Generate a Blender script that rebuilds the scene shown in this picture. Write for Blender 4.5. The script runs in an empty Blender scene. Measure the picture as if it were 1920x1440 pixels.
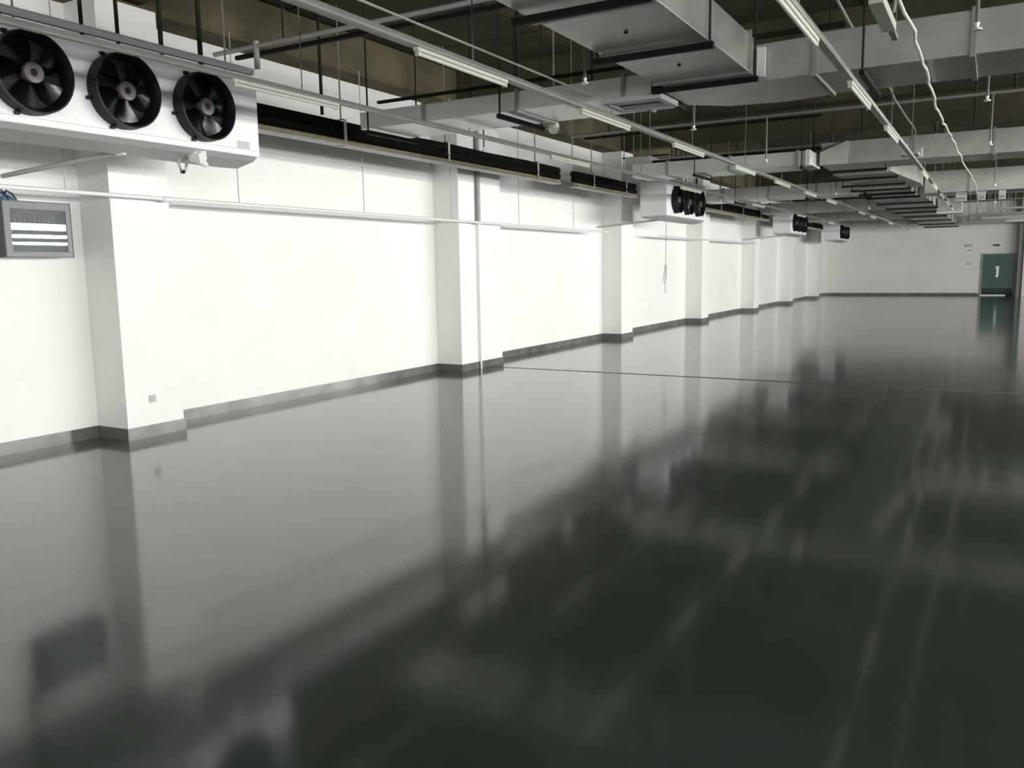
import bpy, bmesh, math, random
from mathutils import Vector, Matrix
random.seed(7)
S = bpy.context.scene
COL = S.collection
PI = math.pi

# ------------------------------------------------------------------ camera
cd = bpy.data.cameras.new('camera'); cam = bpy.data.objects.new('camera', cd); COL.objects.link(cam)
yaw, pitch, roll = .523888656, .136656558, -.0162163346
f = Vector((-math.sin(yaw)*math.cos(pitch), math.cos(yaw)*math.cos(pitch), -math.sin(pitch)))
r = Vector((math.cos(yaw), math.sin(yaw), 0)); u = r.cross(f)
r2 = r*math.cos(roll)+u*math.sin(roll); u2 = -r*math.sin(roll)+u*math.cos(roll)
m = Matrix((r2, u2, -f)).transposed().to_4x4(); m.translation = Vector((0, 0, 1.7))
cam.matrix_world = m
cd.sensor_width = 36; cd.lens = 36*1560.165/1920; cd.clip_end = 200; cd.clip_start = .05
S.camera = cam

# ------------------------------------------------------------------ view + world
S.view_settings.view_transform = 'Standard'; S.view_settings.look = 'None'
S.view_settings.exposure = .27; S.view_settings.gamma = 1; S.view_settings.use_curve_mapping = False
w = bpy.data.worlds.new('world'); S.world = w; w.use_nodes = True
w.node_tree.nodes['Background'].inputs[0].default_value = (.5, .52, .5, 1)
w.node_tree.nodes['Background'].inputs[1].default_value = .02

# ------------------------------------------------------------------ lamp rows burning in the right half of the hall, plus added fill lights
def row(x, y0, y1, z, wdt, power, tilt=25, col=(1, .985, .95)):
    l = bpy.data.lights.new('lamp_row_or_fill', 'AREA'); l.shape = 'RECTANGLE'
    l.size = y1-y0; l.size_y = wdt; l.energy = power; l.color = col
    o = bpy.data.objects.new('lamp_row_or_fill', l); COL.objects.link(o)
    # local -Z points to -X and down by tilt, local X runs along the hall
    d = Vector((-math.cos(math.radians(tilt)), 0, -math.sin(math.radians(tilt))))
    zax = -d; xax = Vector((0, 1, 0)); yax = zax.cross(xax)
    mm = Matrix((xax, yax, zax)).transposed().to_4x4(); mm.translation = Vector((x, (y0+y1)/2, z))
    o.matrix_world = mm
LP = .92
row(7.6, 8, 30, 3.15, .10, 420*LP, 12)
row(9.2, 8, 30, 3.15, .10, 420*LP, 12)
row(14, -16, 40, 3.15, .12, 1700*LP, 12)
row(19, -16, 42, 3.1, .12, 1900*LP, 12)
# broad fill light added at the opposite wall to soften shadows
row(29.9, -18, 44, 1.65, 1.7, 6800*LP, 0, (1, .99, .96))
# unseen fill added at the near end, brightens column sides and duct faces
l = bpy.data.lights.new('end_wall_fill', 'AREA'); l.shape = 'RECTANGLE'; l.size = 26; l.size_y = 2.0; l.energy = 1500*LP; l.color = (1, .99, .96)
o = bpy.data.objects.new('end_wall_fill', l); COL.objects.link(o); o.location = (13, -21.8, 1.6); o.rotation_euler = (math.radians(90), 0, 0)

# ------------------------------------------------------------------ materials
def mat(name, col, rough=.6, metal=0, noise=0, scale=4, spec=.5, bump=0, bscale=40, emit=None, col2=None, stretch=(1, 1, 1)):
    mt = bpy.data.materials.new(name); mt.use_nodes = True
    nt = mt.node_tree; b = nt.nodes['Principled BSDF']
    b.inputs['Base Color'].default_value = (*col, 1); b.inputs['Roughness'].default_value = rough
    b.inputs['Metallic'].default_value = metal; b.inputs['Specular IOR Level'].default_value = spec
    tc = nt.nodes.new('ShaderNodeTexCoord'); mp = nt.nodes.new('ShaderNodeMapping')
    mp.inputs['Scale'].default_value = stretch
    nt.links.new(tc.outputs['Object'], mp.inputs['Vector'])
    n = nt.nodes.new('ShaderNodeTexNoise'); n.inputs['Scale'].default_value = scale; n.inputs['Detail'].default_value = 5
    nt.links.new(mp.outputs[0], n.inputs['Vector'])
    mx = nt.nodes.new('ShaderNodeMix'); mx.data_type = 'RGBA'
    c2 = col2 if col2 else tuple(c*(1-noise) for c in col)
    c1 = col if col2 else tuple(min(1, c*(1+noise*.5)) for c in col)
    mx.inputs[6].default_value = (*c1, 1); mx.inputs[7].default_value = (*c2, 1)
    rp = nt.nodes.new('ShaderNodeMapRange'); rp.inputs[1].default_value = .35; rp.inputs[2].default_value = .65
    nt.links.new(n.outputs['Fac'], rp.inputs[0]); nt.links.new(rp.outputs[0], mx.inputs[0])
    nt.links.new(mx.outputs[2], b.inputs['Base Color'])
    if bump:
        n2 = nt.nodes.new('ShaderNodeTexNoise'); n2.inputs['Scale'].default_value = bscale
        nt.links.new(mp.outputs[0], n2.inputs['Vector'])
        bp = nt.nodes.new('ShaderNodeBump'); bp.inputs['Strength'].default_value = bump; bp.inputs['Distance'].default_value = .02
        nt.links.new(n2.outputs['Fac'], bp.inputs['Height']); nt.links.new(bp.outputs[0], b.inputs['Normal'])
    if emit: b.inputs['Emission Color'].default_value = (*emit[:3], 1); b.inputs['Emission Strength'].default_value = emit[3]
    return mt

M = {}
M['wall'] = mat('white_plaster', (.86, .86, .84), .55, noise=.02, scale=1.5, bump=.05, bscale=30)
M['far'] = mat('far_plaster', (.80, .79, .76), .6, noise=.03, scale=.8)
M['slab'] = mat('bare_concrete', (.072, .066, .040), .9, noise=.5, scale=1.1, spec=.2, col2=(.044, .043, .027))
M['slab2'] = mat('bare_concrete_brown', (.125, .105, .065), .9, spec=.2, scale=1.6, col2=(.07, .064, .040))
M['duct'] = mat('galvanised_duct', (.50, .50, .47), .34, metal=.45, noise=.14, scale=3, spec=.6, bump=.05, bscale=6)
M['duct_lit'] = mat('lit_galvanised_duct', (.72, .72, .69), .34, metal=.25, noise=.10, scale=3, spec=.6, bump=.04, bscale=6)  # lightened duct colour stands in for wall light on the left arms
M['flange'] = mat('duct_flange', (.30, .30, .275), .5, metal=.2, noise=.1)
M['darksteel'] = mat('dark_angle_steel', (.011, .0105, .008), .7, noise=.2, spec=.2)
M['rod'] = mat('dark_rod', (.020, .020, .014), .7, spec=.2)
M['rodgrey'] = mat('galvanised_rod', (.19, .19, .17), .5, metal=.1)
M['white'] = mat('white_enamel', (.80, .81, .82), .35, noise=.015, scale=2)
M['grey'] = mat('grey_sheet', (.42, .43, .42), .45, noise=.05)
M['trunk'] = mat('white_trunking', (.55, .55, .50), .45, noise=.06)
M['tube'] = mat('lamp_tube_white', (.58, .58, .52), .35)
M['black'] = mat('black_fan_plastic', (.006, .006, .007), .5, noise=.2, spec=.3)
M['blade'] = mat('black_fan_blade', (.006, .006, .006), .16, noise=.1, spec=.4)
M['recess'] = mat('fan_recess', (.004, .004, .004), .8)
M['hub'] = mat('fan_hub_grey', (.17, .15, .15), .5)
M['rubber'] = mat('black_rubber_insulation', (.008, .008, .006), .95, noise=.4, scale=8, spec=.1)
M['yellow'] = mat('yellowed_tape', (.50, .43, .26), .5, noise=.25, scale=6)
M['pvc'] = mat('white_pvc', (.80, .80, .78), .35)
M['pvcgrey'] = mat('grey_pvc', (.45, .45, .43), .4)
M['base'] = mat('grey_glossy_skirting', (.15, .15, .135), .10, noise=.3, scale=3)
M['cab'] = mat('cabinet_grey', (.11, .12, .13), .35, noise=.05)
M['cabdark'] = mat('cabinet_dark', (.03, .034, .036), .4)
M['cabinner'] = mat('cabinet_mounting_plate', (.16, .18, .19), .5)
M['breaker'] = mat('breaker_blue_black', (.035, .05, .075), .4)
M['breakerw'] = mat('breaker_light', (.30, .31, .32), .4)
M['blue'] = mat('blue_cable', (.05, .11, .20), .4)
M['door'] = mat('green_door', (.015, .085, .062), .3, noise=.15)
M['doordark'] = mat('green_door_dark', (.012, .03, .025), .5)
M['frame'] = mat('grey_green_frame', (.28, .33, .30), .5)
M['metal'] = mat('bright_metal', (.75, .80, .78), .3, metal=.3)
M['sign'] = mat('dark_sign', (.02, .03, .025), .4)
M['pale'] = mat('pale_plastic', (.50, .52, .50), .5)
M['pillar'] = mat('grey_pillar', (.30, .33, .31), .6)
M['strip'] = mat('joint_strip', (.16, .17, .16), .3, metal=.5)

# glass of the cabinet door
g = bpy.data.materials.new('cabinet_glass'); g.use_nodes = True; nt = g.node_tree
b = nt.nodes['Principled BSDF']; b.inputs['Roughness'].default_value = .0; b.inputs['Transmission Weight'].default_value = .85
b.inputs['Base Color'].default_value = (.75, .8, .82, 1); b.inputs['IOR'].default_value = 1.5
M['glass'] = g

# poured floor: dark green grey resin, glossy, very slightly wavy
fm = bpy.data.materials.new('green_grey_resin'); fm.use_nodes = True; nt = fm.node_tree
b = nt.nodes['Principled BSDF']; b.inputs['Roughness'].default_value = .105; b.inputs['IOR'].default_value = 1.80
tc = nt.nodes.new('ShaderNodeTexCoord')
n = nt.nodes.new('ShaderNodeTexNoise'); n.inputs['Scale'].default_value = .9; n.inputs['Detail'].default_value = 6
nt.links.new(tc.outputs['Object'], n.inputs['Vector'])
mx = nt.nodes.new('ShaderNodeMix'); mx.data_type = 'RGBA'
mx.inputs[6].default_value = (.058, .084, .068, 1); mx.inputs[7].default_value = (.072, .094, .079, 1)
nt.links.new(n.outputs['Fac'], mx.inputs[0]); nt.links.new(mx.outputs[2], b.inputs['Base Color'])
n2 = nt.nodes.new('ShaderNodeTexNoise'); n2.inputs['Scale'].default_value = .55; n2.inputs['Detail'].default_value = 2.2
nt.links.new(tc.outputs['Object'], n2.inputs['Vector'])
bp = nt.nodes.new('ShaderNodeBump'); bp.inputs['Strength'].default_value = .5; bp.inputs['Distance'].default_value = .006
nt.links.new(n2.outputs['Fac'], bp.inputs['Height']); nt.links.new(bp.outputs[0], b.inputs['Normal'])
M['floor'] = fm

# ------------------------------------------------------------------ mesh helpers
def box(bm, x0, x1, y0, y1, z0, z1, bev=0):
    vs = [bm.verts.new((x, y, z)) for z in (z0, z1) for y in (y0, y1) for x in (x0, x1)]
    fs = [bm.faces.new([vs[i] for i in q]) for q in ((0, 2, 3, 1), (4, 5, 7, 6), (0, 1, 5, 4), (2, 6, 7, 3), (0, 4, 6, 2), (1, 3, 7, 5))]
    if bev:
        es = list({e for fc in fs for e in fc.edges})
        bmesh.ops.bevel(bm, geom=es, offset=bev, segments=2, affect='EDGES', profile=.6)
def tube(bm, pts, rad, seg=10, cap=True):
    pts = [Vector(p) for p in pts]; rings = []
    for i, p in enumerate(pts):
        d = (pts[min(i+1, len(pts)-1)]-pts[max(i-1, 0)]).normalized()
        a = Vector((0, 0, 1)) if abs(d.z) < .9 else Vector((1, 0, 0))
        s = d.cross(a).normalized(); t = s.cross(d)
        rr = rad[i] if isinstance(rad, (list, tuple)) else rad
        rings.append([bm.verts.new(p+(s*math.cos(2*PI*k/seg)+t*math.sin(2*PI*k/seg))*rr) for k in range(seg)])
    for a, c in zip(rings, rings[1:]):
        for k in range(seg):
            bm.faces.new((a[k], a[(k+1) % seg], c[(k+1) % seg], c[k]))
    if cap: bm.faces.new(rings[0][::-1]); bm.faces.new(rings[-1])
def lathe_x(bm, prof, seg=40, closed=False):
    """revolve (x, r) profile about the X axis"""
    rings = []
    for (x, rr) in prof:
        rings.append([bm.verts.new((x, rr*math.cos(2*PI*k/seg), rr*math.sin(2*PI*k/seg))) for k in range(seg)] if rr > 1e-5 else [bm.verts.new((x, 0, 0))])
    prs = list(zip(rings, rings[1:]))
    if closed: prs.append((rings[-1], rings[0]))
    for a, c in prs:
        for k in range(seg):
            k2 = (k+1) % seg
            if len(a) == 1 and len(c) == 1: continue
            if len(a) == 1: bm.faces.new((a[0], c[k2], c[k]))
            elif len(c) == 1: bm.faces.new((a[k], a[k2], c[0]))
            else: bm.faces.new((a[k], a[k2], c[k2], c[k]))
def prism_y(bm, xz, y0, y1):
    a = [bm.verts.new((x, y0, z)) for x, z in xz]; c = [bm.verts.new((x, y1, z)) for x, z in xz]; n = len(xz)
    bm.faces.new(a); bm.faces.new(c[::-1])
    for k in range(n): bm.faces.new((a[k], c[k], c[(k+1) % n], a[(k+1) % n]))
def loft(bm, secs):
    """sections: lists of equal length"""
    R = [[bm.verts.new(p) for p in s] for s in secs]; n = len(secs[0])
    bm.faces.new(R[0]); bm.faces.new(R[-1][::-1])
    for a, c in zip(R, R[1:]):
        for k in range(n): bm.faces.new((a[k], c[k], c[(k+1) % n], a[(k+1) % n]))
def obj(name, bm, mt, parent=None, smooth=False, loc=None):
    bmesh.ops.recalc_face_normals(bm, faces=bm.faces)
    me = bpy.data.meshes.new(name); bm.to_mesh(me); bm.free()
    me.materials.append(M[mt] if isinstance(mt, str) else mt)
    if smooth:
        for p in me.polygons: p.use_smooth = True
        try: me.set_sharp_from_angle(angle=math.radians(40))
        except Exception: pass
    o = bpy.data.objects.new(name, me); COL.objects.link(o)
    if parent: o.parent = parent
    if loc: o.location = loc
    return o
def B(name, mt, parent, *bx, bev=0, loc=None):
    bm = bmesh.new()
    for q in bx: box(bm, *q, bev=bev)
    return obj(name, bm, mt, parent, loc=loc)
def T(name, mt, parent, pts, rad, seg=10, loc=None):
    bm = bmesh.new(); tube(bm, pts, rad, seg)
    return obj(name, bm, mt, parent, True, loc=loc)
def tag(o, label, cat, group=None):
    o['label'] = label; o['category'] = cat
    if group: o['group'] = group
    return o
def thing(name, label, cat, loc, group=None):
    o = bpy.data.objects.new(name, None); o.empty_display_size = .1; COL.objects.link(o); o.location = loc
    return tag(o, label, cat, group)
def struct(o): o['kind'] = 'structure'; return o
def copy_tree(o, parent=None):
    c = o.copy(); COL.objects.link(c)
    if parent: c.parent = parent
    for ch in o.children: copy_tree(ch, c)
    return c
ORD = ['first', 'second', 'third', 'fourth', 'fifth', 'sixth', 'seventh', 'eighth', 'ninth', 'tenth', 'eleventh', 'twelfth', 'thirteenth', 'fourteenth', 'fifteenth', 'sixteenth', 'seventeenth', 'eighteenth', 'nineteenth', 'twentieth']

# ------------------------------------------------------------------ room shell
XW, YF, ZS, XR, YN = -8.2, 49.4, 4.95, 30.0, -22.0
struct(B('floor', 'floor', None, (XW-.2, XR+.2, YN-.2, YF+.2, -.15, 0)))
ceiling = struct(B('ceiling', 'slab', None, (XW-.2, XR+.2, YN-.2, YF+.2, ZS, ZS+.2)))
struct(B('wall_left', 'wall', None, (XW-.2, XW, YN-.2, YF+.2, 0, ZS)))
struct(B('wall_right', 'far', None, (XR, XR+.2, YN-.2, YF+.2, 0, ZS)))
struct(B('wall_near', 'far', None, (XW, XR, YN-.2, YN, 0, ZS)))
# far wall with the door opening
DX0, DX1, DZ = -.62, .90, 2.12
struct(B('wall_far', 'far', None, (XW, DX0, YF, YF+.2, 0, ZS), (DX1, XR, YF, YF+.2, 0, ZS), (DX0, DX1, YF, YF+.2, DZ, ZS)))

# columns engaged in the left wall
CY = [(5.36, 6.05), (11.66, 13.0), (18.62, 19.34), (24.95, 25.68), (31.4, 32.1), (37.7, 38.4), (44.1, 44.8)]
CY0 = [(-1.2, -.5)]
for i, (a, c) in enumerate(CY0+CY):
    o = struct(B('wall_column', 'wall', None, (XW, -7.7, a, c, 0, 4.4)))
    o['label'] = 'white plastered column engaged in the long left wall'
struct(B('ceiling_edge_beam', 'slab2', None, (XW, -7.78, YN, YF, 4.4, ZS)))
for i, (a, c) in enumerate(CY0+CY):
    y = a+.15
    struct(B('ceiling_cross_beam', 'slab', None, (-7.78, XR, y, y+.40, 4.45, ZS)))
# formwork boards of the slab, one shallow panel each
pm = {}
ys = [-4.7+1.27*k for k in range(43)]
k = 0
for xi in range(6):
    for yi in range(8, 43):
        x0 = -7.75+2.1*xi; y0 = ys[yi]
        if y0+1.24 > YF: continue
        if any(y0 < a+.55 and y0+1.24 > a+.15 for a, c in CY0+CY): continue
        key = (k*7+yi*3) % 5
        if key not in pm:
            bm = bmesh.new(); box(bm, .012, 2.085, .012, 1.24, -.02-.006*key, .0)
            me = bpy.data.meshes.new('concrete_panel'); bmesh.ops.recalc_face_normals(bm, faces=bm.faces); bm.to_mesh(me); bm.free()
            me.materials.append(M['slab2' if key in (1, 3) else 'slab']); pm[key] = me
        o = bpy.data.objects.new('concrete_panel', pm[key]); COL.objects.link(o); o.location = (x0, y0, ZS); o.parent = ceiling
        k += 1

# skirting
BZ = .125
segs = []
yy = YN
bm = bmesh.new()
prev = YN
for a, c in CY0+CY:
    box(bm, XW, XW+.014, prev, a, 0, BZ)
    box(bm, XW, -7.686, a-.014, a, 0, BZ)
    box(bm, -7.7, -7.686, a, c, 0, BZ)
    box(bm, XW, -7.686, c, c+.014, 0, BZ)
    prev = c+.014
box(bm, XW, XW+.014, prev, YF, 0, BZ)
struct(obj('baseboard_left', bm, 'base'))
struct(B('baseboard_far', 'base', None, (XW+.014, DX0-.06, YF-.014, YF, 0, BZ), (DX1+.5, XR, YF-.014, YF, 0, BZ)))
struct(B('trim_1', 'strip', None, (-7.68, XR, 12.50, 12.535, 0, .006)))['label'] = 'thin metal expansion strip across the floor'

# door at the far end
fr = struct(bpy.data.objects.new('door_1', None)); COL.objects.link(fr); fr.location = ((DX0+DX1)/2, YF, 0)
fr['label'] = 'green double door at the far end'
hw = (DX1-DX0)/2
B('door_frame', 'frame', fr, (-hw, -hw+.07, -.05, .15, 0, DZ), (hw-.07, hw, -.05, .15, 0, DZ), (-hw+.07, hw-.07, -.05, .15, DZ-.05, DZ))
for s in (-1, 1):
    lf = B('door_leaf', 'door', fr, (min(0, s*(hw-.075))+.004, max(0, s*(hw-.075))-.004, .02, .06, .13, DZ-.055), bev=.004)
    B('kick_panel', 'doordark', lf, (min(s*.03, s*(hw-.1)), max(s*.03, s*(hw-.1)), .008, .0195, .14, .36))
B('door_reflection', 'metal', fr, (-.11, .04, .0, .0195, 1.38, 1.47), (-.09, .02, .0, .0195, .92, 1.0), (-.07, .03, .005, .0195, 1.0, 1.38))  # pale metal shapes copy a bright reflection on the leaves
B('door_gap_glow', 'pvc', fr, (-hw+.02, .38, -.28, .02, 0, .05))  # white plate stands in for the bright light under the door
struct(B('wall_far_pillar', 'pillar', None, (.98, 1.20, 48.9, YF, 0, ZS)))
struct(B('wall_far_pier', 'far', None, (1.20, 2.2, 48.75, YF, 0, ZS)))
tag(B('exit_sign', 'sign', None, (-.12, .16, YF-.05, YF, 2.49, 2.58), bev=.008), 'small dark sign box on the far wall above the green door', 'sign')
tag(B('emergency_lamp', 'pale', None, (-1.33, -1.05, YF-.09, YF, 2.48, 2.6), bev=.01), 'pale twin emergency lamp high on the far wall left of the green door', 'lamp')
tag(B('wall_detector', 'grey', None, (-1.18, -1.07, YF-.06, YF, 2.27, 2.34), bev=.01), 'small grey box on the far wall just below the emergency lamp', 'detector')
tag(B('light_switch', 'grey', None, (-1.26, -1.13, YF-.04, YF, 1.58, 1.65), bev=.006), 'small grey switch on the far wall left of the green door', 'switch')
sk = tag(B('wall_socket', 'pale', None, (-7.7, -7.69, 5.63, 5.71, .36, .44), bev=.003), 'small white power socket low on the nearest wall column', 'socket')
B('socket_insert', 'grey', sk, (-7.69, -7.687, 5.65, 5.69, .38, .42))

# ------------------------------------------------------------------ unit coolers
def make_cooler(label):
    t = thing('unit_cooler', label, 'cooler', (0, 0, 0), 'wall side unit coolers')
    # local origin: near end, front face plane, body bottom. x<0 is towards the wall
    L = 2.87
    bm = bmesh.new(); box(bm, -.63, 0, 0, L, .04, .80, bev=.012); obj('casing', bm, 'white', t)
    bm = bmesh.new(); prism_y(bm, [(-.63, .04), (-.01, .04), (-.06, .0), (-.30, -.05), (-.55, -.02)], .03, L-.03); obj('drip_tray', bm, 'grey', t)
    B('end_panel', 'white', t, (-.60, -.03, -.006, 0, .07, .77)); B('end_panel', 'white', t, (-.60, -.03, L, L+.006, .07, .77))
    B('rating_plate', 'pale', t, (.0, .004, L-.28, L-.13, .10, .17))
    B('front_seam', 'grey', t, (.0, .0015, .02, L-.02, .092, .096))
    for j, fy in enumerate((.59, 1.37, 2.18)):
        bm = bmesh.new()
        lathe_x(bm, [(0, .300), (.045, .306), (.10, .296), (.125, .300), (.128, .288), (.10, .268), (.06, .258), (0.002, .255)], 44, True)
        fan = obj('fan', bm, 'black', t, True, loc=(0, fy, .41))
        bm = bmesh.new(); lathe_x(bm, [(.004, .256), (.004, 0)], 40); obj('back_disc', bm, 'recess', fan)
        bm = bmesh.new(); lathe_x(bm, [(.01, .0), (.01, .06), (.085, .078), (.10, .074), (.10, .030), (.092, .026), (.092, 0)], 28); obj('hub', bm, 'hub', fan, True)
        bm = bmesh.new(); lathe_x(bm, [(.09, .027), (.097, .024), (.097, 0)], 16); obj('hub_cap', bm, 'black', fan, True)
        for q in range(5):
            bm = bmesh.new(); a0 = 2*PI*q/5+.35+j*.4
            N = 7; rows = []
            for i in range(N):
                rr = .07+(.248-.07)*i/(N-1); half = .30+.10*math.sin(i/(N-1)*PI*.8); sw = .28*i/(N-1)
                ring = []
                for kx in range(5):
                    tt = -1+kx*.5; an = a0+sw+tt*half
                    xx = .045+tt*.028*(1-.4*i/(N-1))+.010*(1-tt*tt)
                    ring.append(bm.verts.new((xx, rr*math.cos(an), rr*math.sin(an))))
                rows.append(ring)
            for aa, cc in zip(rows, rows[1:]):
                for kx in range(4): bm.faces.new((aa[kx], aa[kx+1], cc[kx+1], cc[kx]))
            bmesh.ops.solidify(bm, geom=bm.faces[:], thickness=.004)
            obj('blade', bm, 'blade', fan, True)
        for an in (.15, .15+PI/2+.35, PI+.3, 1.5*PI-.35):
            bm = bmesh.new(); cy, cz = .315*math.cos(an), .315*math.sin(an)
            box(bm, .0, .03, cy-.018, cy+.018, cz-.014, cz+.014, bev=.003); obj('mounting_tab', bm, 'black', fan)
    # guy rods and the support rail
    B('support_rail', 'white', t, (-.07, -.02, -.25, L, .825, .87), (-.10, .0, -.25, L, .87, .878), (-.60, -.55, -.1, L, .82, .86))
    for (xx, y) in ((-.05, .45), (-.58, .45), (-.05, 1.10), (-.05, 1.42), (-.05, 2.26), (-.58, 2.26)):
        T('hanger_rod', 'rod', t, [(xx, y, .80), (xx, y, 2.15)], .016 if y < 2 else .022, 8)
    return t
UC = make_cooler('large white unit cooler with three black fans nearest the camera at upper left')
UC.location = (-6.37, 3.24, 2.80)
for (y, lb) in ((18.0, 'second white unit cooler along the wall, its three fans seen edge on'),
                (31.0, 'small third unit cooler along the left wall, beyond the fourth column'),
                (41.6, 'farthest unit cooler, a tiny box with a dark fan near the far corner')):
    c = copy_tree(UC); c.location = (-6.37, y, 2.80); c['label'] = lb

# drains below the coolers
def drain(y, label, first=False):
    t = thing('drain_pipe', label, 'pipe', (-6.7, y, 2.74), 'condensate drain pipes')
    T('pipe', 'pvcgrey', t, [(0, 0, 0.03), (-.5, -.06, -.01), (-1.45, -.2, -.09)], .022, 10)
    T('end_cap', 'pvc', t, [(0, -.012, .03), (.035, .0, .03), (.075, .01, .03)], [.034, .034, .026], 12)
    return t
drain(4.78, 'grey sloping drain pipe with white cap under the nearest unit cooler')
drain(18.45, 'thin sloping drain pipe under the second unit cooler')
drain(31.5, 'thin drain pipe under the third unit cooler')
# white valve body and dark hose loop under the nearest cooler
t = thing('drain_trap', 'white angled fitting with dark hose loop hanging under the nearest cooler', 'fitting', (-6.5, 5.36, 2.72))
bm = bmesh.new(); box(bm, -.06, .06, -.06, .06, -.04, .055, bev=.015)
o = obj('valve_body', bm, 'pvc', t, loc=(.05, .06, .06)); o.rotation_euler = (.5, .2, .3)
bm = bmesh.new(); tube(bm, [(.05, -.03, .18), (.05, .02, .10), (.05, .10, .02), (.05, .16, -.01)], [.025, .04, .045, .02], 12); obj('elbow', bm, 'pvc', t, True)
T('hose_loop', 'pvcgrey', t, [(-.1, -.03, .11), (-.1, -.035, .0), (-.1, -.01, -.06), (-.1, .03, -.06), (-.1, .055, .0), (-.1, .05, .09)], .014, 10)
T('hose_end', 'black', t, [(-.1, -.01, -.066), (-.1, .02, -.07)], .018, 8)
T('copper_stub', 'darksteel', t, [(-.1, -.22, .085), (-.1, -.20, .055), (-.1, -.05, .075)], .009, 8)

# ------------------------------------------------------------------ black insulated pipe run on its channel
def pipe_run(y0, y1, label, tilt=0):
    t = thing('insulated_pipe_run', label, 'pipes', (-7.1, y0, 3.44), 'black lagged refrigerant lines')
    L = y1-y0
    for dz, dx in ((.055, 0), (-.052, .01)):
        n = max(2, int(L/1.2)); pts = [(dx+random.uniform(-.006, .006), L*i/n, dz+random.uniform(-.008, .008)) for i in range(n+1)]
        T('lagged_pipe', 'rubber', t, pts, .061, 12)
    T('taped_pipe', 'yellow', t, [(.04, 0, -.138), (.04, L*.5, -.142), (.04, L, -.138)], .026, 8)
    B('channel_tray', 'grey', t, (-.09, .09, 0, L, -.190, -.178), (-.09, -.084, 0, L, -.178, -.15), (.084, .09, 0, L, -.178, -.172))
    return t
for (a, c, lb) in ((3.3, 14.1, 'thick black lagged pipes beside the wall between the first two unit coolers'),
                   (14.75, 17.9, 'short black lagged pipe run ending at the second unit cooler'),
                   (20.95, 30.6, 'black lagged pipes leading from the second to the third unit cooler'),
                   (33.9, 41.4, 'faraway black lagged pipes before the last unit cooler')):
    pipe_run(a, c, lb)
HY = [4.2, 6.4, 8.17, 10.44, 13.22, 15.6, 17.3, 22.2, 24.6, 27.06, 29.4, 35.2, 38.6]
hg0 = None
for i, y in enumerate(HY):
    if hg0 is None:
        hg0 = thing('pipe_hanger', '', 'hanger', (-7.1, y, 3.44), 'hangers of the black lagged pipes')
        B('strap', 'grey', hg0, (.062, .070, -.025, .025, -.19, .13), (-.07, -.062, -.025, .025, -.19, .13), (-.07, .07, -.025, .025, -.20, -.19), (-.07, .07, -.025, .025, .122, .13))
        T('rod', 'rodgrey', hg0, [(0, 0, .12), (0, 0, 1.5)], .010, 6)
        c = hg0
    else: c = copy_tree(hg0); c.location = (-7.1, y, 3.44)
    c['label'] = 'grey strap and rod holding the black lagged pipes, %s from the camera' % ORD[i]
tag(T('ceiling_rod', 'rod', None, [(-7.1, 7.84, 3.58), (-7.1, 7.84, ZS)], .020, 8), 'thick dark vertical rod behind the left lamp rail above the black pipes', 'rod')

# ------------------------------------------------------------------ white pipe along the wall with its drop rods
t = thing('wall_pipe', 'long thin white pipe running across the columns of the left wall', 'pipe', (-7.6, 0, 2.49))
T('pipe', 'pvc', t, [(0, -3, 0), (0, 17.6, .01)], .022, 10)
for y in (5.95, 12.1): T('coupling', 'pvc', t, [(0, y-.05, 0), (0, y+.05, 0)], .030, 12)
for y in (2.7, 4.84, 6.93, 9.15, 11.3, 13.5, 15.8): T('drop_rod', 'grey', t, [(0, y, .02), (0, y, 1.9)], .006, 6)
t = thing('wall_pipe', 'thin white pipe high on the wall past the second unit cooler', 'pipe', (-7.6, 21, 2.5))
T('pipe', 'pvc', t, [(0, 0, 0), (0, 10.4, .02)], .022, 8)
t = thing('wall_conduit', 'vertical conduit on the second column, thick dark top and thin white lower part', 'conduit', (-7.66, 12.2, 0))
T('upper_tube', 'flange', t, [(0, 0, 2.47), (0, 0, ZS)], .042, 12)
T('lower_tube', 'pvc', t, [(0, 0, .0), (0, 0, 2.47)], .018, 10)
tag(T('loose_cord', 'pvcgrey', None, [(-6.6, 18.62, 2.76), (-6.6, 18.62, 1.78), (-6.6, 18.68, 1.66), (-6.6, 18.66, 1.45), (-6.6, 18.56, 1.33), (-6.6, 18.46, 1.40), (-6.6, 18.52, 1.6), (-6.6, 18.60, 1.76), (-6.6, 18.6, 1.2), (-6.6, 18.6, 1.1)], .008, 6), 'thin loose cord with a loop dangling below the second unit cooler', 'cord')

# ------------------------------------------------------------------ electrical cabinet
t = thing('electrical_cabinet', 'grey electrical cabinet with a glazed door on the wall at far left', 'cabinet', (-8.2, 4.44, 1.89))
W, H, D = .65, .52, .25
B('body', 'cabdark', t, (.0, D-.02, 0, .012, 0, H), (.0, D-.02, W-.012, W, 0, H), (.0, D-.02, .012, W-.012, 0, .012), (.0, D-.02, .012, W-.012, H-.012, H), (0, .01, .012, W-.012, .012, H-.012))
B('mounting_plate', 'cabinner', t, (.10, .12, .02, W-.02, .02, H-.02))
dr = B('door', 'cab', t, (D-.02, D, 0, W, .45, H), (D-.02, D, 0, W, 0, .05), (D-.02, D, 0, .06, .05, .45), (D-.02, D, W-.05, W, .05, .45))
B('glass_pane', 'glass', dr, (D-.014, D-.006, .06, W-.05, .05, .45))
B('door_edge', 'cabdark', dr, (D, D+.003, -.002, W+.002, -.004, .006), (D, D+.003, -.002, W+.002, H-.006, H+.004), (D, D+.003, W-.004, W+.003, 0, H))
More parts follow.
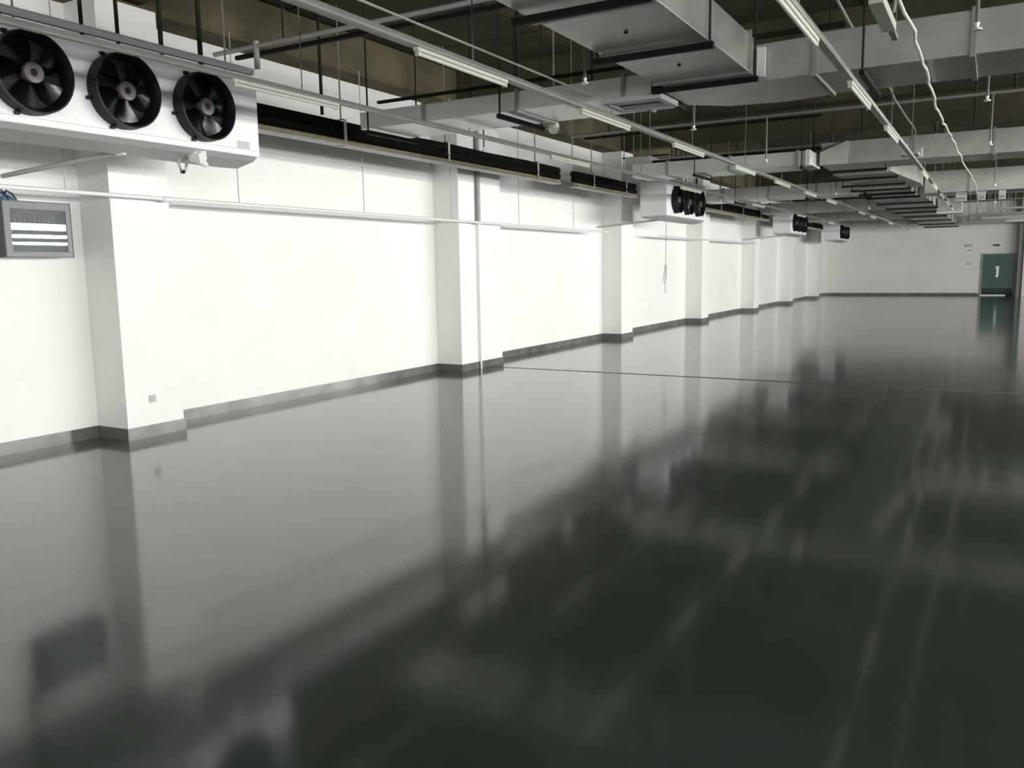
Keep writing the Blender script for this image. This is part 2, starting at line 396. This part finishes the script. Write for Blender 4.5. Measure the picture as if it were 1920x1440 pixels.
for rr_, (z0, z1, n) in enumerate(((.30, .40, 9), (.16, .23, 11))):
    for i in range(n):
        y0 = .12+i*(.42/n)
        br = B('breaker', 'breaker' if (rr_ == 0) else 'breakerw', t, (.12, .17, y0, y0+.42/n-.004, z0, z1), bev=.003)
        B('toggle', 'breakerw' if rr_ == 0 else 'breaker', br, (.17, .182, y0+.01, y0+.42/n-.014, z0+.035, z0+.055))
for q, (dy, dz) in enumerate(((.03, .02), (.07, .05), (.11, .03), (.05, .09), (.13, .07))):
    T('blue_cable', 'blue', t, [(.12, dy-.06, H+dz*.2), (.14, dy-.02, H+.03+dz), (.13, dy+.04, H+.02+dz*.7), (.10, dy+.10, H)], .010, 8)
tag(B('cable_trunking', 'flange', None, (-8.2, -8.12, 4.36, 4.45, 2.42, ZS)), 'grey vertical cable trunking above the electrical cabinet at the left edge', 'trunking')

# ------------------------------------------------------------------ ducts
def rect(x0, x1, y0, y1, z0, z1): return (x0, x1, y0, y1, z0, z1)
def duct_x(name, label, x0, x1, y0, y1, z0, z1, pitch=1.18, start=.3, mt='duct'):
    """square duct running across the hall; sections and flanges are parts"""
    t = thing(name, label, 'duct', (x0, y0, z0)); L = x1-x0; W = y1-y0; H = z1-z0
    cuts = [0]; x = start
    while x < L-.15: cuts.append(x); x += pitch
    cuts.append(L)
    for a, c in zip(cuts, cuts[1:]):
        bm = bmesh.new(); box(bm, a+.004, c-.004, 0, W, 0, H, bev=.006); obj('duct_section', bm, mt, t)
    for a in cuts[1:-1]:
        B('flange', 'flange', t, (a-.018, a+.018, -.022, 0, -.022, H+.022), (a-.018, a+.018, W, W+.022, -.022, H+.022), (a-.018, a+.018, 0, W, -.022, 0), (a-.018, a+.018, 0, W, H, H+.022))
    return t
def duct_y(name, label, x0, x1, y0, y1, z0, z1, pitch=1.18, start=.3):
    t = thing(name, label, 'duct', (x0, y0, z0)); L = y1-y0; W = x1-x0; H = z1-z0
    cuts = [0]; y = start
    while y < L-.15: cuts.append(y); y += pitch
    cuts.append(L)
    for a, c in zip(cuts, cuts[1:]):
        bm = bmesh.new(); box(bm, 0, W, a+.004, c-.004, 0, H, bev=.006); obj('duct_section', bm, 'duct', t)
        if c-a > .6:
            B('drive_screw', 'darksteel', t, (W*.5-.012, W*.5+.012, (a+c)/2-.012, (a+c)/2+.012, -.012, 0))
    for a in cuts[1:-1]:
        B('flange', 'flange', t, (-.022, 0, a-.018, a+.018, -.022, H+.022), (W, W+.022, a-.018, a+.018, -.022, H+.022), (0, W, a-.018, a+.018, -.022, 0), (0, W, a-.018, a+.018, H, H+.022))
    return t
# nearest cross duct
d1 = duct_x('cross_duct', 'galvanised duct arm reaching left to the wall from the nearest junction', -6.45, -2.86, 7.76, 8.6, 3.33, 3.52, start=.9, mt='duct_lit')
B('collar', 'darksteel', d1, (3.55, 3.60, -.03, .87, -.03, .22))
d1r = thing('cross_duct', 'galvanised cross duct going right from the nearest junction out of frame', 'duct', (-2.80, 7.80, 3.33))
bm = bmesh.new()
sec = lambda x, y0, y1, z0, z1: [(x, y0, z0), (x, y1, z0), (x, y1, z1), (x, y0, z1)]
loft(bm, [sec(0, .0, .72, 0, .31), sec(.35, .0, 1.02, 0, .31), sec(.9, 0, 1.12, 0, .31), sec(1.35, 0, 1.02, 0, .32)]); obj('tee_section', bm, 'duct', d1r)
xx = 1.36
for i in range(7):
    bm = bmesh.new(); box(bm, xx+.004, xx+1.19, 0, .98, .0, .34, bev=.006); obj('duct_section', bm, 'duct', d1r)
    B('flange', 'flange', d1r, (xx-.02, xx+.02, -.022, 0, -.022, .36), (xx-.02, xx+.02, 0, 1.0, -.022, 0), (xx-.02, xx+.02, .98, 1.0, 0, .36))
    xx += 1.195
B('lit_flange', 'white', d1r, (.88, .95, -.07, -.02, .02, .27))  # flange coloured white for the light striking its side
B('top_bar_or_shade', 'darksteel', d1r, (.75, 1.6, -.06, -.02, .35, .39))  # dark bar imitates the shadow along the duct's top edge
B('top_bar_or_shade', 'darksteel', d1, (.3, 3.3, -.06, -.02, .25, .28))
# near trunk duct coming towards the camera
tr = duct_y('trunk_duct', 'wide galvanised trunk duct overhead running towards the camera', -2.80, -1.95, 1.2, 7.74, 3.37, 3.69, pitch=1.16, start=.56)
B('edge_seam', 'pale', tr, (.853, .862, 0, 6.5, -.006, .004))
for (y) in (1.6, 2.9, 4.95, 6.27, 7.66):
    pass
def trapeze(x0, x1, y0, y1, z, label, along='x', grp='trapeze hangers under the ducts'):
    t = thing('trapeze_hanger', label, 'hanger', ((x0+x1)/2, (y0+y1)/2, z), grp)
    hx, hy = (x1-x0)/2, (y1-y0)/2
    if along == 'x':
        B('bar', 'darksteel', t, (-hx, hx, -.022, .022, -.045, 0))
        for s in (-1, 1): T('rod', 'rod', t, [(s*(hx-.03), 0, -.05), (s*(hx-.03), 0, ZS-z-.03)], .009, 6)
    else:
        B('bar', 'darksteel', t, (-.022, .022, -hy, hy, -.045, 0))
        for s in (-1, 1): T('rod', 'rod', t, [(0, s*(hy-.03), -.05), (0, s*(hy-.03), ZS-z-.03)], .010, 6)
    return t
for i, y in enumerate((3.75, 5.04, 6.33, 7.66)):
    trapeze(-2.86, -1.89, y, y, 3.345, 'dark bar under the wide near trunk duct, %s from the camera' % ORD[i])
trapeze(-6.3, -6.3, 7.68, 8.68, 3.305, 'dark bar under the left end of the nearest cross duct', 'y')
trapeze(-4.55, -4.55, 7.68, 8.68, 3.305, 'dark bar under the middle of the nearest cross duct', 'y')
trapeze(-1.05, -1.05, 7.72, 8.9, 3.305, 'dark bar under the nearest cross duct right of the trunk duct', 'y')
trapeze(.9, .9, 7.72, 8.9, 3.305, 'dark bar under the nearest cross duct beyond the right frame edge', 'y')
# open air diffuser under the near cross duct
t = thing('air_diffuser', 'pale rectangular air diffuser with a dark slot below the nearest cross duct', 'diffuser', (-3.10, 7.96, 3.27))
B('frame', 'pale', t, (-.30, .30, -.26, -.20, 0, .05), (-.30, .30, .20, .26, 0, .05), (-.30, -.24, -.20, .20, 0, .05), (.24, .30, -.20, .20, 0, .05))
B('core', 'grey', t, (-.24, .24, -.20, -.06, .01, .05), (-.24, .24, .08, .20, .01, .05))
B('slot', 'recess', t, (-.24, .24, -.06, .08, .03, .05))
# duct system farther down the hall
d2 = duct_x('cross_duct', 'second galvanised duct arm reaching left above the second unit cooler', -6.15, -2.86, 15.4, 16.3, 3.42, 3.66, start=.7, mt='duct_lit')
B('end_flange', 'white', d2, (3.20, 3.28, -.03, .04, -.02, .25))
d2r = duct_x('cross_duct', 'long galvanised duct crossing right behind the second junction', -2.80, 9.0, 16.0, 17.0, 3.45, 3.84, start=1.5)
bm = bmesh.new(); loft(bm, [[(0, -.10, 0), (0, 0, 0), (0, 0, .3), (0, -.10, .22)], [(.45, -.04, 0), (.45, 0, 0), (.45, 0, .40), (.45, -.04, .40)]]); obj('flared_section', bm, 'duct', d2r)
trapeze(-4.9, -4.9, 15.3, 16.4, 3.395, 'dark bar under the second duct arm on the left', 'y')
trapeze(-3.0, -3.0, 15.3, 16.4, 3.395, 'dark bar at the second duct junction', 'y')
t2 = duct_y('trunk_duct', 'trunk duct with many dark cross bars in the middle distance', -2.80, -1.85, 17.02, 24.3, 3.42, 3.72, pitch=1.2, start=.5)
bm = bmesh.new(); loft(bm, [[(.95, .4, 0), (1.0, .4, 0), (1.0, .4, .33), (.95, .4, .33)], [(.95, 3.5, 0), (1.30, 3.5, 0), (1.30, 3.5, .33), (.95, 3.5, .33)], [(.95, 4.5, 0), (1.28, 4.5, 0), (1.28, 4.5, .33), (.95, 4.5, .33)]]); obj('side_flare', bm, 'duct', t2)
t3 = duct_y('trunk_duct', 'far trunk duct beyond the barred one, narrowing to the end wall', -2.95, -1.65, 24.6, 45.5, 3.40, 3.75, pitch=1.5, start=.7)
for i, y in enumerate((16.45, 18.3, 19.9, 21.25, 22.6, 24.0, 26.2, 28.6, 31.2, 34.2, 37.6, 41.4, 44.8)):
    trapeze(-3.03, -1.75 if y < 24.4 else -1.58, y, y, 3.39 if y < 16.5 or y > 24.4 else 3.41, 'dark bar under the distant trunk ducts, %s of the row' % ORD[i])
d3 = duct_x('cross_duct', 'third galvanised cross duct, left arm above the fans of the second cooler', -6.95, -3.0, 22.3, 23.2, 3.40, 3.72, start=.6, mt='duct_lit')
d3r = duct_x('cross_duct', 'third galvanised cross duct, right arm with small boxes below', -1.50, 9.0, 21.6, 22.5, 3.27, 3.76, start=.9)
d4 = duct_x('cross_duct', 'fourth galvanised cross duct on the left of the far trunk', -6.95, -3.0, 28.9, 29.8, 3.42, 3.75)
d4r = duct_x('cross_duct', 'short lit box duct standing out right of the far trunk', -1.62, -.95, 28.6, 29.6, 3.18, 3.62, start=3)
B('lit_lip', 'white', d4r, (.0, .67, -.02, 0, -.01, .05))  # white colour puts the light on the bottom lip
d5 = duct_x('cross_duct', 'fifth cross duct far down the hall', -6.95, -3.0, 35.3, 36.2, 3.42, 3.75)
d5r = duct_x('cross_duct', 'faraway cross duct on the right before the end wall', -1.5, 9.0, 45.2, 46.0, 3.5, 3.85)
d6 = duct_x('cross_duct', 'last cross duct before the end wall', -6.2, -3.0, 41.8, 42.7, 3.42, 3.75)
trapeze(-6.0, -6.0, 22.2, 23.3, 3.375, 'dark bar under the left arm of the third cross duct', 'y')
trapeze(-4.2, -4.2, 22.2, 23.3, 3.375, 'dark bar under the third cross duct near its middle', 'y')
for i, (x0, x1, y, z, hh) in enumerate(((-1.0, 1.2, 40.5, 3.62, .10), (-.6, 1.4, 42.2, 3.52, .12), (-1.3, .3, 43.4, 3.42, .14), (-.2, 1.5, 38.6, 3.75, .08))):
    t = thing('cable_tray', 'grey tray hung in the far ceiling void above the green door, %s of four' % ['first', 'second', 'third', 'fourth'][i], 'tray', (x0, y, z), 'far cable trays')
    B('tray_base', 'grey' if i % 2 else 'flange', t, (0, x1-x0, 0, .3, 0, hh))
    for q in range(4): T('rod', 'rodgrey', t, [((x1-x0)*(.1+.25*q), .15, hh), ((x1-x0)*(.1+.25*q), .15, 4.9-z)], .018, 6)
# outlet boxes hanging below the third right arm
for i, (x, s) in enumerate(((-.75, .22), (-.35, .16), (0.05, .14), (.55, .12), (.72, .16))):
    t = thing('outlet_box', 'small grey outlet box below the third cross duct on the right, %s from left' % ORD[i], 'box', (x, 21.75, 3.065), 'outlet boxes below the third cross duct')
    B('casing', 'pale' if i != 1 else 'grey', t, (-s/2, s/2, -.09, .09, 0, .20), bev=.01)
    B('grille', 'flange', t, (-s/2+.02, s/2-.02, -.095, -.09, .03, .09))
tag(B('cable_tray', 'grey', None, (-1.3, 6, 24.8, 25.0, 3.42, 3.47), (-1.3, 6, 24.8, 24.81, 3.47, 3.52), (-1.3, 6, 24.99, 25.0, 3.47, 3.52)), 'thin grey cable tray crossing at right beyond the third duct', 'tray')
# white fan coil near the second arm
t = thing('fan_coil', 'small pale box with a round dark port above the second duct arm', 'box', (-6.35, 16.6, 3.70))
for q in (-.25, .1): T('rod', 'rodgrey', t, [(q, 0, .2), (q, 0, 1.23)], .01, 6)
B('casing', 'pale', t, (-.35, .18, -.2, .3, 0, .24), bev=.015)
bm = bmesh.new(); tube(bm, [(.18, 0, .10), (.30, -.05, .09)], .06, 14); obj('port', bm, 'rubber', t, True)
B('bracket', 'darksteel', t, (-.5, .5, .0, .04, .245, .27))

# ------------------------------------------------------------------ lamp rails and their unlit tubes
def rail(label, x, z, y0, y1, w_=.045):
    t = thing('lamp_rail', label, 'rail', (x, y0, z)); L = y1-y0
    B('trunking', 'trunk', t, (-w_/2, w_/2, 0, L, 0, .035)); 
    B('lip', 'flange', t, (-w_/2-.004, -w_/2, 0, L, -.004, .038), (w_/2, w_/2+.004, 0, L, -.004, .038))
    y = .6
    while y < L:
        top = ZS
        for dx in [d for d in COL.objects if d.get('category') == 'duct']:
            b0 = [c.bound_box for c in dx.children if c.name.startswith(('duct_section', 'tee_section'))]
            xs = [p[0]+dx.location.x for bb in b0 for p in bb]; yy_ = [p[1]+dx.location.y for bb in b0 for p in bb]
            if min(xs)-.03 < x < max(xs)+.03 and min(yy_)-.03 < y0+y < max(yy_)+.03: top = min(top, dx.location.z-.03)
        if top-z > .05: T('rod', 'rodgrey', t, [(0, y, .035), (0, y, top-z)], .005, 6)
        y += 2.65
    return t
rail('left lamp rail running past the near unit cooler along the wall', -5.24, 3.215, -3, 38)
rail('middle lamp rail crossing under the nearest cross duct', -3.50, 3.215, -3, 42, .07)
rail('right lamp rail left of the sagging cables', -1.13, 3.215, -3, 28.2, .05)
lamp0 = None
def lamps(x, ys_, side):
    global lamp0
    for i, y in enumerate(ys_):
        if lamp0 is None:
            t = thing('tube_lamp', '', 'lamp', (x, y, 3.2), 'unlit tube lamps under the rails')
            bm = bmesh.new(); box(bm, -.022, .022, 0, 1.22, -.012, .015, bev=.003); obj('housing', bm, 'tube', t)
            bm = bmesh.new(); tube(bm, [(0, .03, -.026), (0, 1.19, -.026)], .0145, 12); obj('tube', bm, 'tube', t, True)
            for s in (0.012, 1.19): 
                bm = bmesh.new(); box(bm, -.018, .018, s, s+.02, -.044, -.010, bev=.003); obj('end_cap', bm, 'trunk', t)
            lamp0 = t
        else:
            t = copy_tree(lamp0); t.location = (x, y, 3.2)
        t['label'] = 'unlit white tube lamp on the %s lamp rail, %s from the camera' % (side, ORD[i])
lamps(-5.24, [4.78, 10.2, 15.6, 21.0, 26.4, 31.8], 'left')
lamps(-3.50, [2.1, 4.82, 7.45, 10.1, 12.9, 15.6, 18.3, 21.0, 26.3, 28.9, 34.2, 39.5], 'middle')
lamps(-1.13, [2.2, 4.92, 7.65, 10.3, 15.6, 18.3, 21.0, 23.6, 26.3], 'right')
# conduits and cables hung beside the rails
tag(T('overhead_conduit', 'trunk', None, [(-3.5, -2, 3.37), (-3.5, 8.0, 3.37)], .009, 8), 'thin straight conduit just above the middle lamp rail', 'conduit')
def wavy(pts, n=6, amp=.012):
    out = []
    for a, c in zip(pts, pts[1:]):
        for i in range(n):
            q = i/n; out.append(tuple(a[j]+(c[j]-a[j])*q+random.uniform(-amp, amp)*(j != 1) for j in range(3)))
    return out+[pts[-1]]
tag(T('sagging_cable', 'trunk', None, wavy([(-.57, 0, 3.3), (-.57, 5.7, 3.25), (-.55, 7.1, 3.22), (-.6, 9.0, 3.27), (-.59, 10.4, 3.24), (-.56, 12.2, 3.26), (-.52, 14.8, 3.24), (-.42, 19.5, 3.24), (-.45, 22, 3.21), (-.5, 30, 3.2)]), .012, 8), 'wavy pale cable sagging along the hall right of the right lamp rail', 'cable')
tag(T('sagging_cable', 'flange', None, wavy([(-1.25, 3, 3.9), (-1.28, 8.8, 3.9), (-1.27, 11.4, 3.88), (-1.29, 13.6, 3.9), (-1.27, 18, 3.9)], 5, .015), .014, 8), 'dimmer wavy cable higher up between the right rail and the pale cable', 'cable')
t = thing('hanging_box', 'pale narrow box hung under the ceiling at upper right', 'box', (-.73, 5.85, 3.30))
B('casing', 'tube', t, (-.045, .045, 0, .75, 0, .06), bev=.006)
B('bracket', 'flange', t, (-.02, .02, .72, 1.15, .03, .06)); T('rod', 'rodgrey', t, [(0, .1, .06), (0, .1, 1.65)], .008, 6); T('rod', 'rodgrey', t, [(.05, .5, .06), (.09, .45, .4)], .014, 6)
t = thing('rail_bracket', 'pale bracket cluster on the right lamp rail under the second duct', 'bracket', (-1.18, 13.7, 3.26))
B('plate', 'pale', t, (-.10, -.02, 0, .06, -.02, .16), bev=.006); B('plate', 'pale', t, (.10, .15, .4, .46, .0, .15), bev=.006); B('arm', 'grey', t, (-.05, .12, .05, .45, .02, .05))

# ------------------------------------------------------------------ sprinkler branches, drops and heads
SY = [6.42, 9.9, 13.6, 17.4, 20.9, 26.8, 31.0, 36.5]
for i, y in enumerate(SY):
    x0 = -7.28 if i == 0 else -6.6
    z = 4.0
    t = thing('sprinkler_branch', 'sprinkler branch pipe crossing under the slab, %s from the camera' % ORD[i], 'pipe', (x0, y, z), 'sprinkler branch pipes')
    T('pipe', 'grey' if i == 0 else 'flange', t, [(0, 0, 0), (8-x0, 0, 0)], .024, 10)
    if i == 0: T('clamp', 'grey', t, [(.62, 0, .05), (.62, 0, -.22)], .030, 10)
    for xx in (1.0, 3.4, 6.4, 9.4):
        T('rod', 'rod', t, [(xx, .0, .02), (xx, 0, ZS-z-.046)], .010, 6)
    B('under_shade_bar', 'darksteel', t, (.25, 4.2, .05, .09, -.075, -.035))  # dark bar standing in for the shading below the pipe
heads = [(-3.2, 6.9), (-3.18, 9.9), (-.16, 9.92), (-6.1, 9.9), (-.2, 6.9), (-3.2, 13.6), (-.15, 13.6), (-3.3, 20.9), (-6.0, 20.9), (-.1, 20.9), (-3.3, 26.8), (-.1, 26.8)]
hd0 = None
for i, (x, y) in enumerate(heads):
    if hd0 is None:
        hd0 = thing('pendent_sprinkler', '', 'sprinkler', (x, y, 3.3), 'pendent sprinkler heads')
        T('drop', 'rodgrey', hd0, [(0, 0, .03), (0, 0, .72)], .013, 8)
        bm = bmesh.new(); tube(bm, [(0, 0, 0), (0, 0, .012), (0, 0, .02), (0, 0, .05)], [.034, .034, .012, .018], 12); obj('head', bm, 'metal', hd0, True)
        c = hd0
    else: c = copy_tree(hd0); c.location = (x, y, 3.3)
    c['label'] = 'small pendent sprinkler on a thin drop %s' % (
        ['between the middle rail and the near trunk duct', 'left of the trunk behind the nearest cross duct', 'at upper right beyond the nearest cross duct',
         'over the left rail behind the nearest cross duct', 'near the pale hanging box', 'over the middle rail before the second duct', 'at right before the second duct',
         'between second and third ducts near the trunk', 'above the second cooler beyond the second duct', 'at right before the third duct', 'left of the far trunk', 'at far right beyond the third duct'][i])
# dark rods in the ceiling void
rods = [(-4.9, 8.72, 3.66), (-5.54, 8.72, 3.66), (-3.95, 8.72, 3.66), (-2.36, 7.3, 3.7), (-6.0, 10.6, 4.3), (-3.4, 12.6, 3.9), (-2.0, 15.0, 3.8), (-4.6, 15.0, 3.6), (-5.6, 13.0, 3.9), (-1.9, 11.2, 3.9), (-.4, 15.2, 3.8), (.1, 12.8, 3.9), (-4.0, 19.2, 3.8), (-5.4, 19.4, 3.8)]
for i, (x, y, z) in enumerate(rods):
    tag(T('ceiling_rod', 'rod', None, [(x, y, z), (x, y, ZS)], .022 if i in (0, 2) else .014, 8), 'dark steel rod dropping from the bare slab, %s going away from the camera' % ORD[i], 'rod', 'dark rods in the ceiling void')
t = thing('dome_detector', 'small white dome hung just behind the nearest cross duct', 'detector', (-4.45, 8.75, 3.30))
bm = bmesh.new(); tube(bm, [(0, 0, -.07), (0, 0, -.06), (0, 0, -.03), (0, 0, 0.02), (0, 0, .05)], [.02, .045, .062, .062, .05], 16); obj('dome', bm, 'pvc', t, True)
T('stem', 'rodgrey', t, [(0, 0, .05), (0, 0, 1.65)], .010, 8)
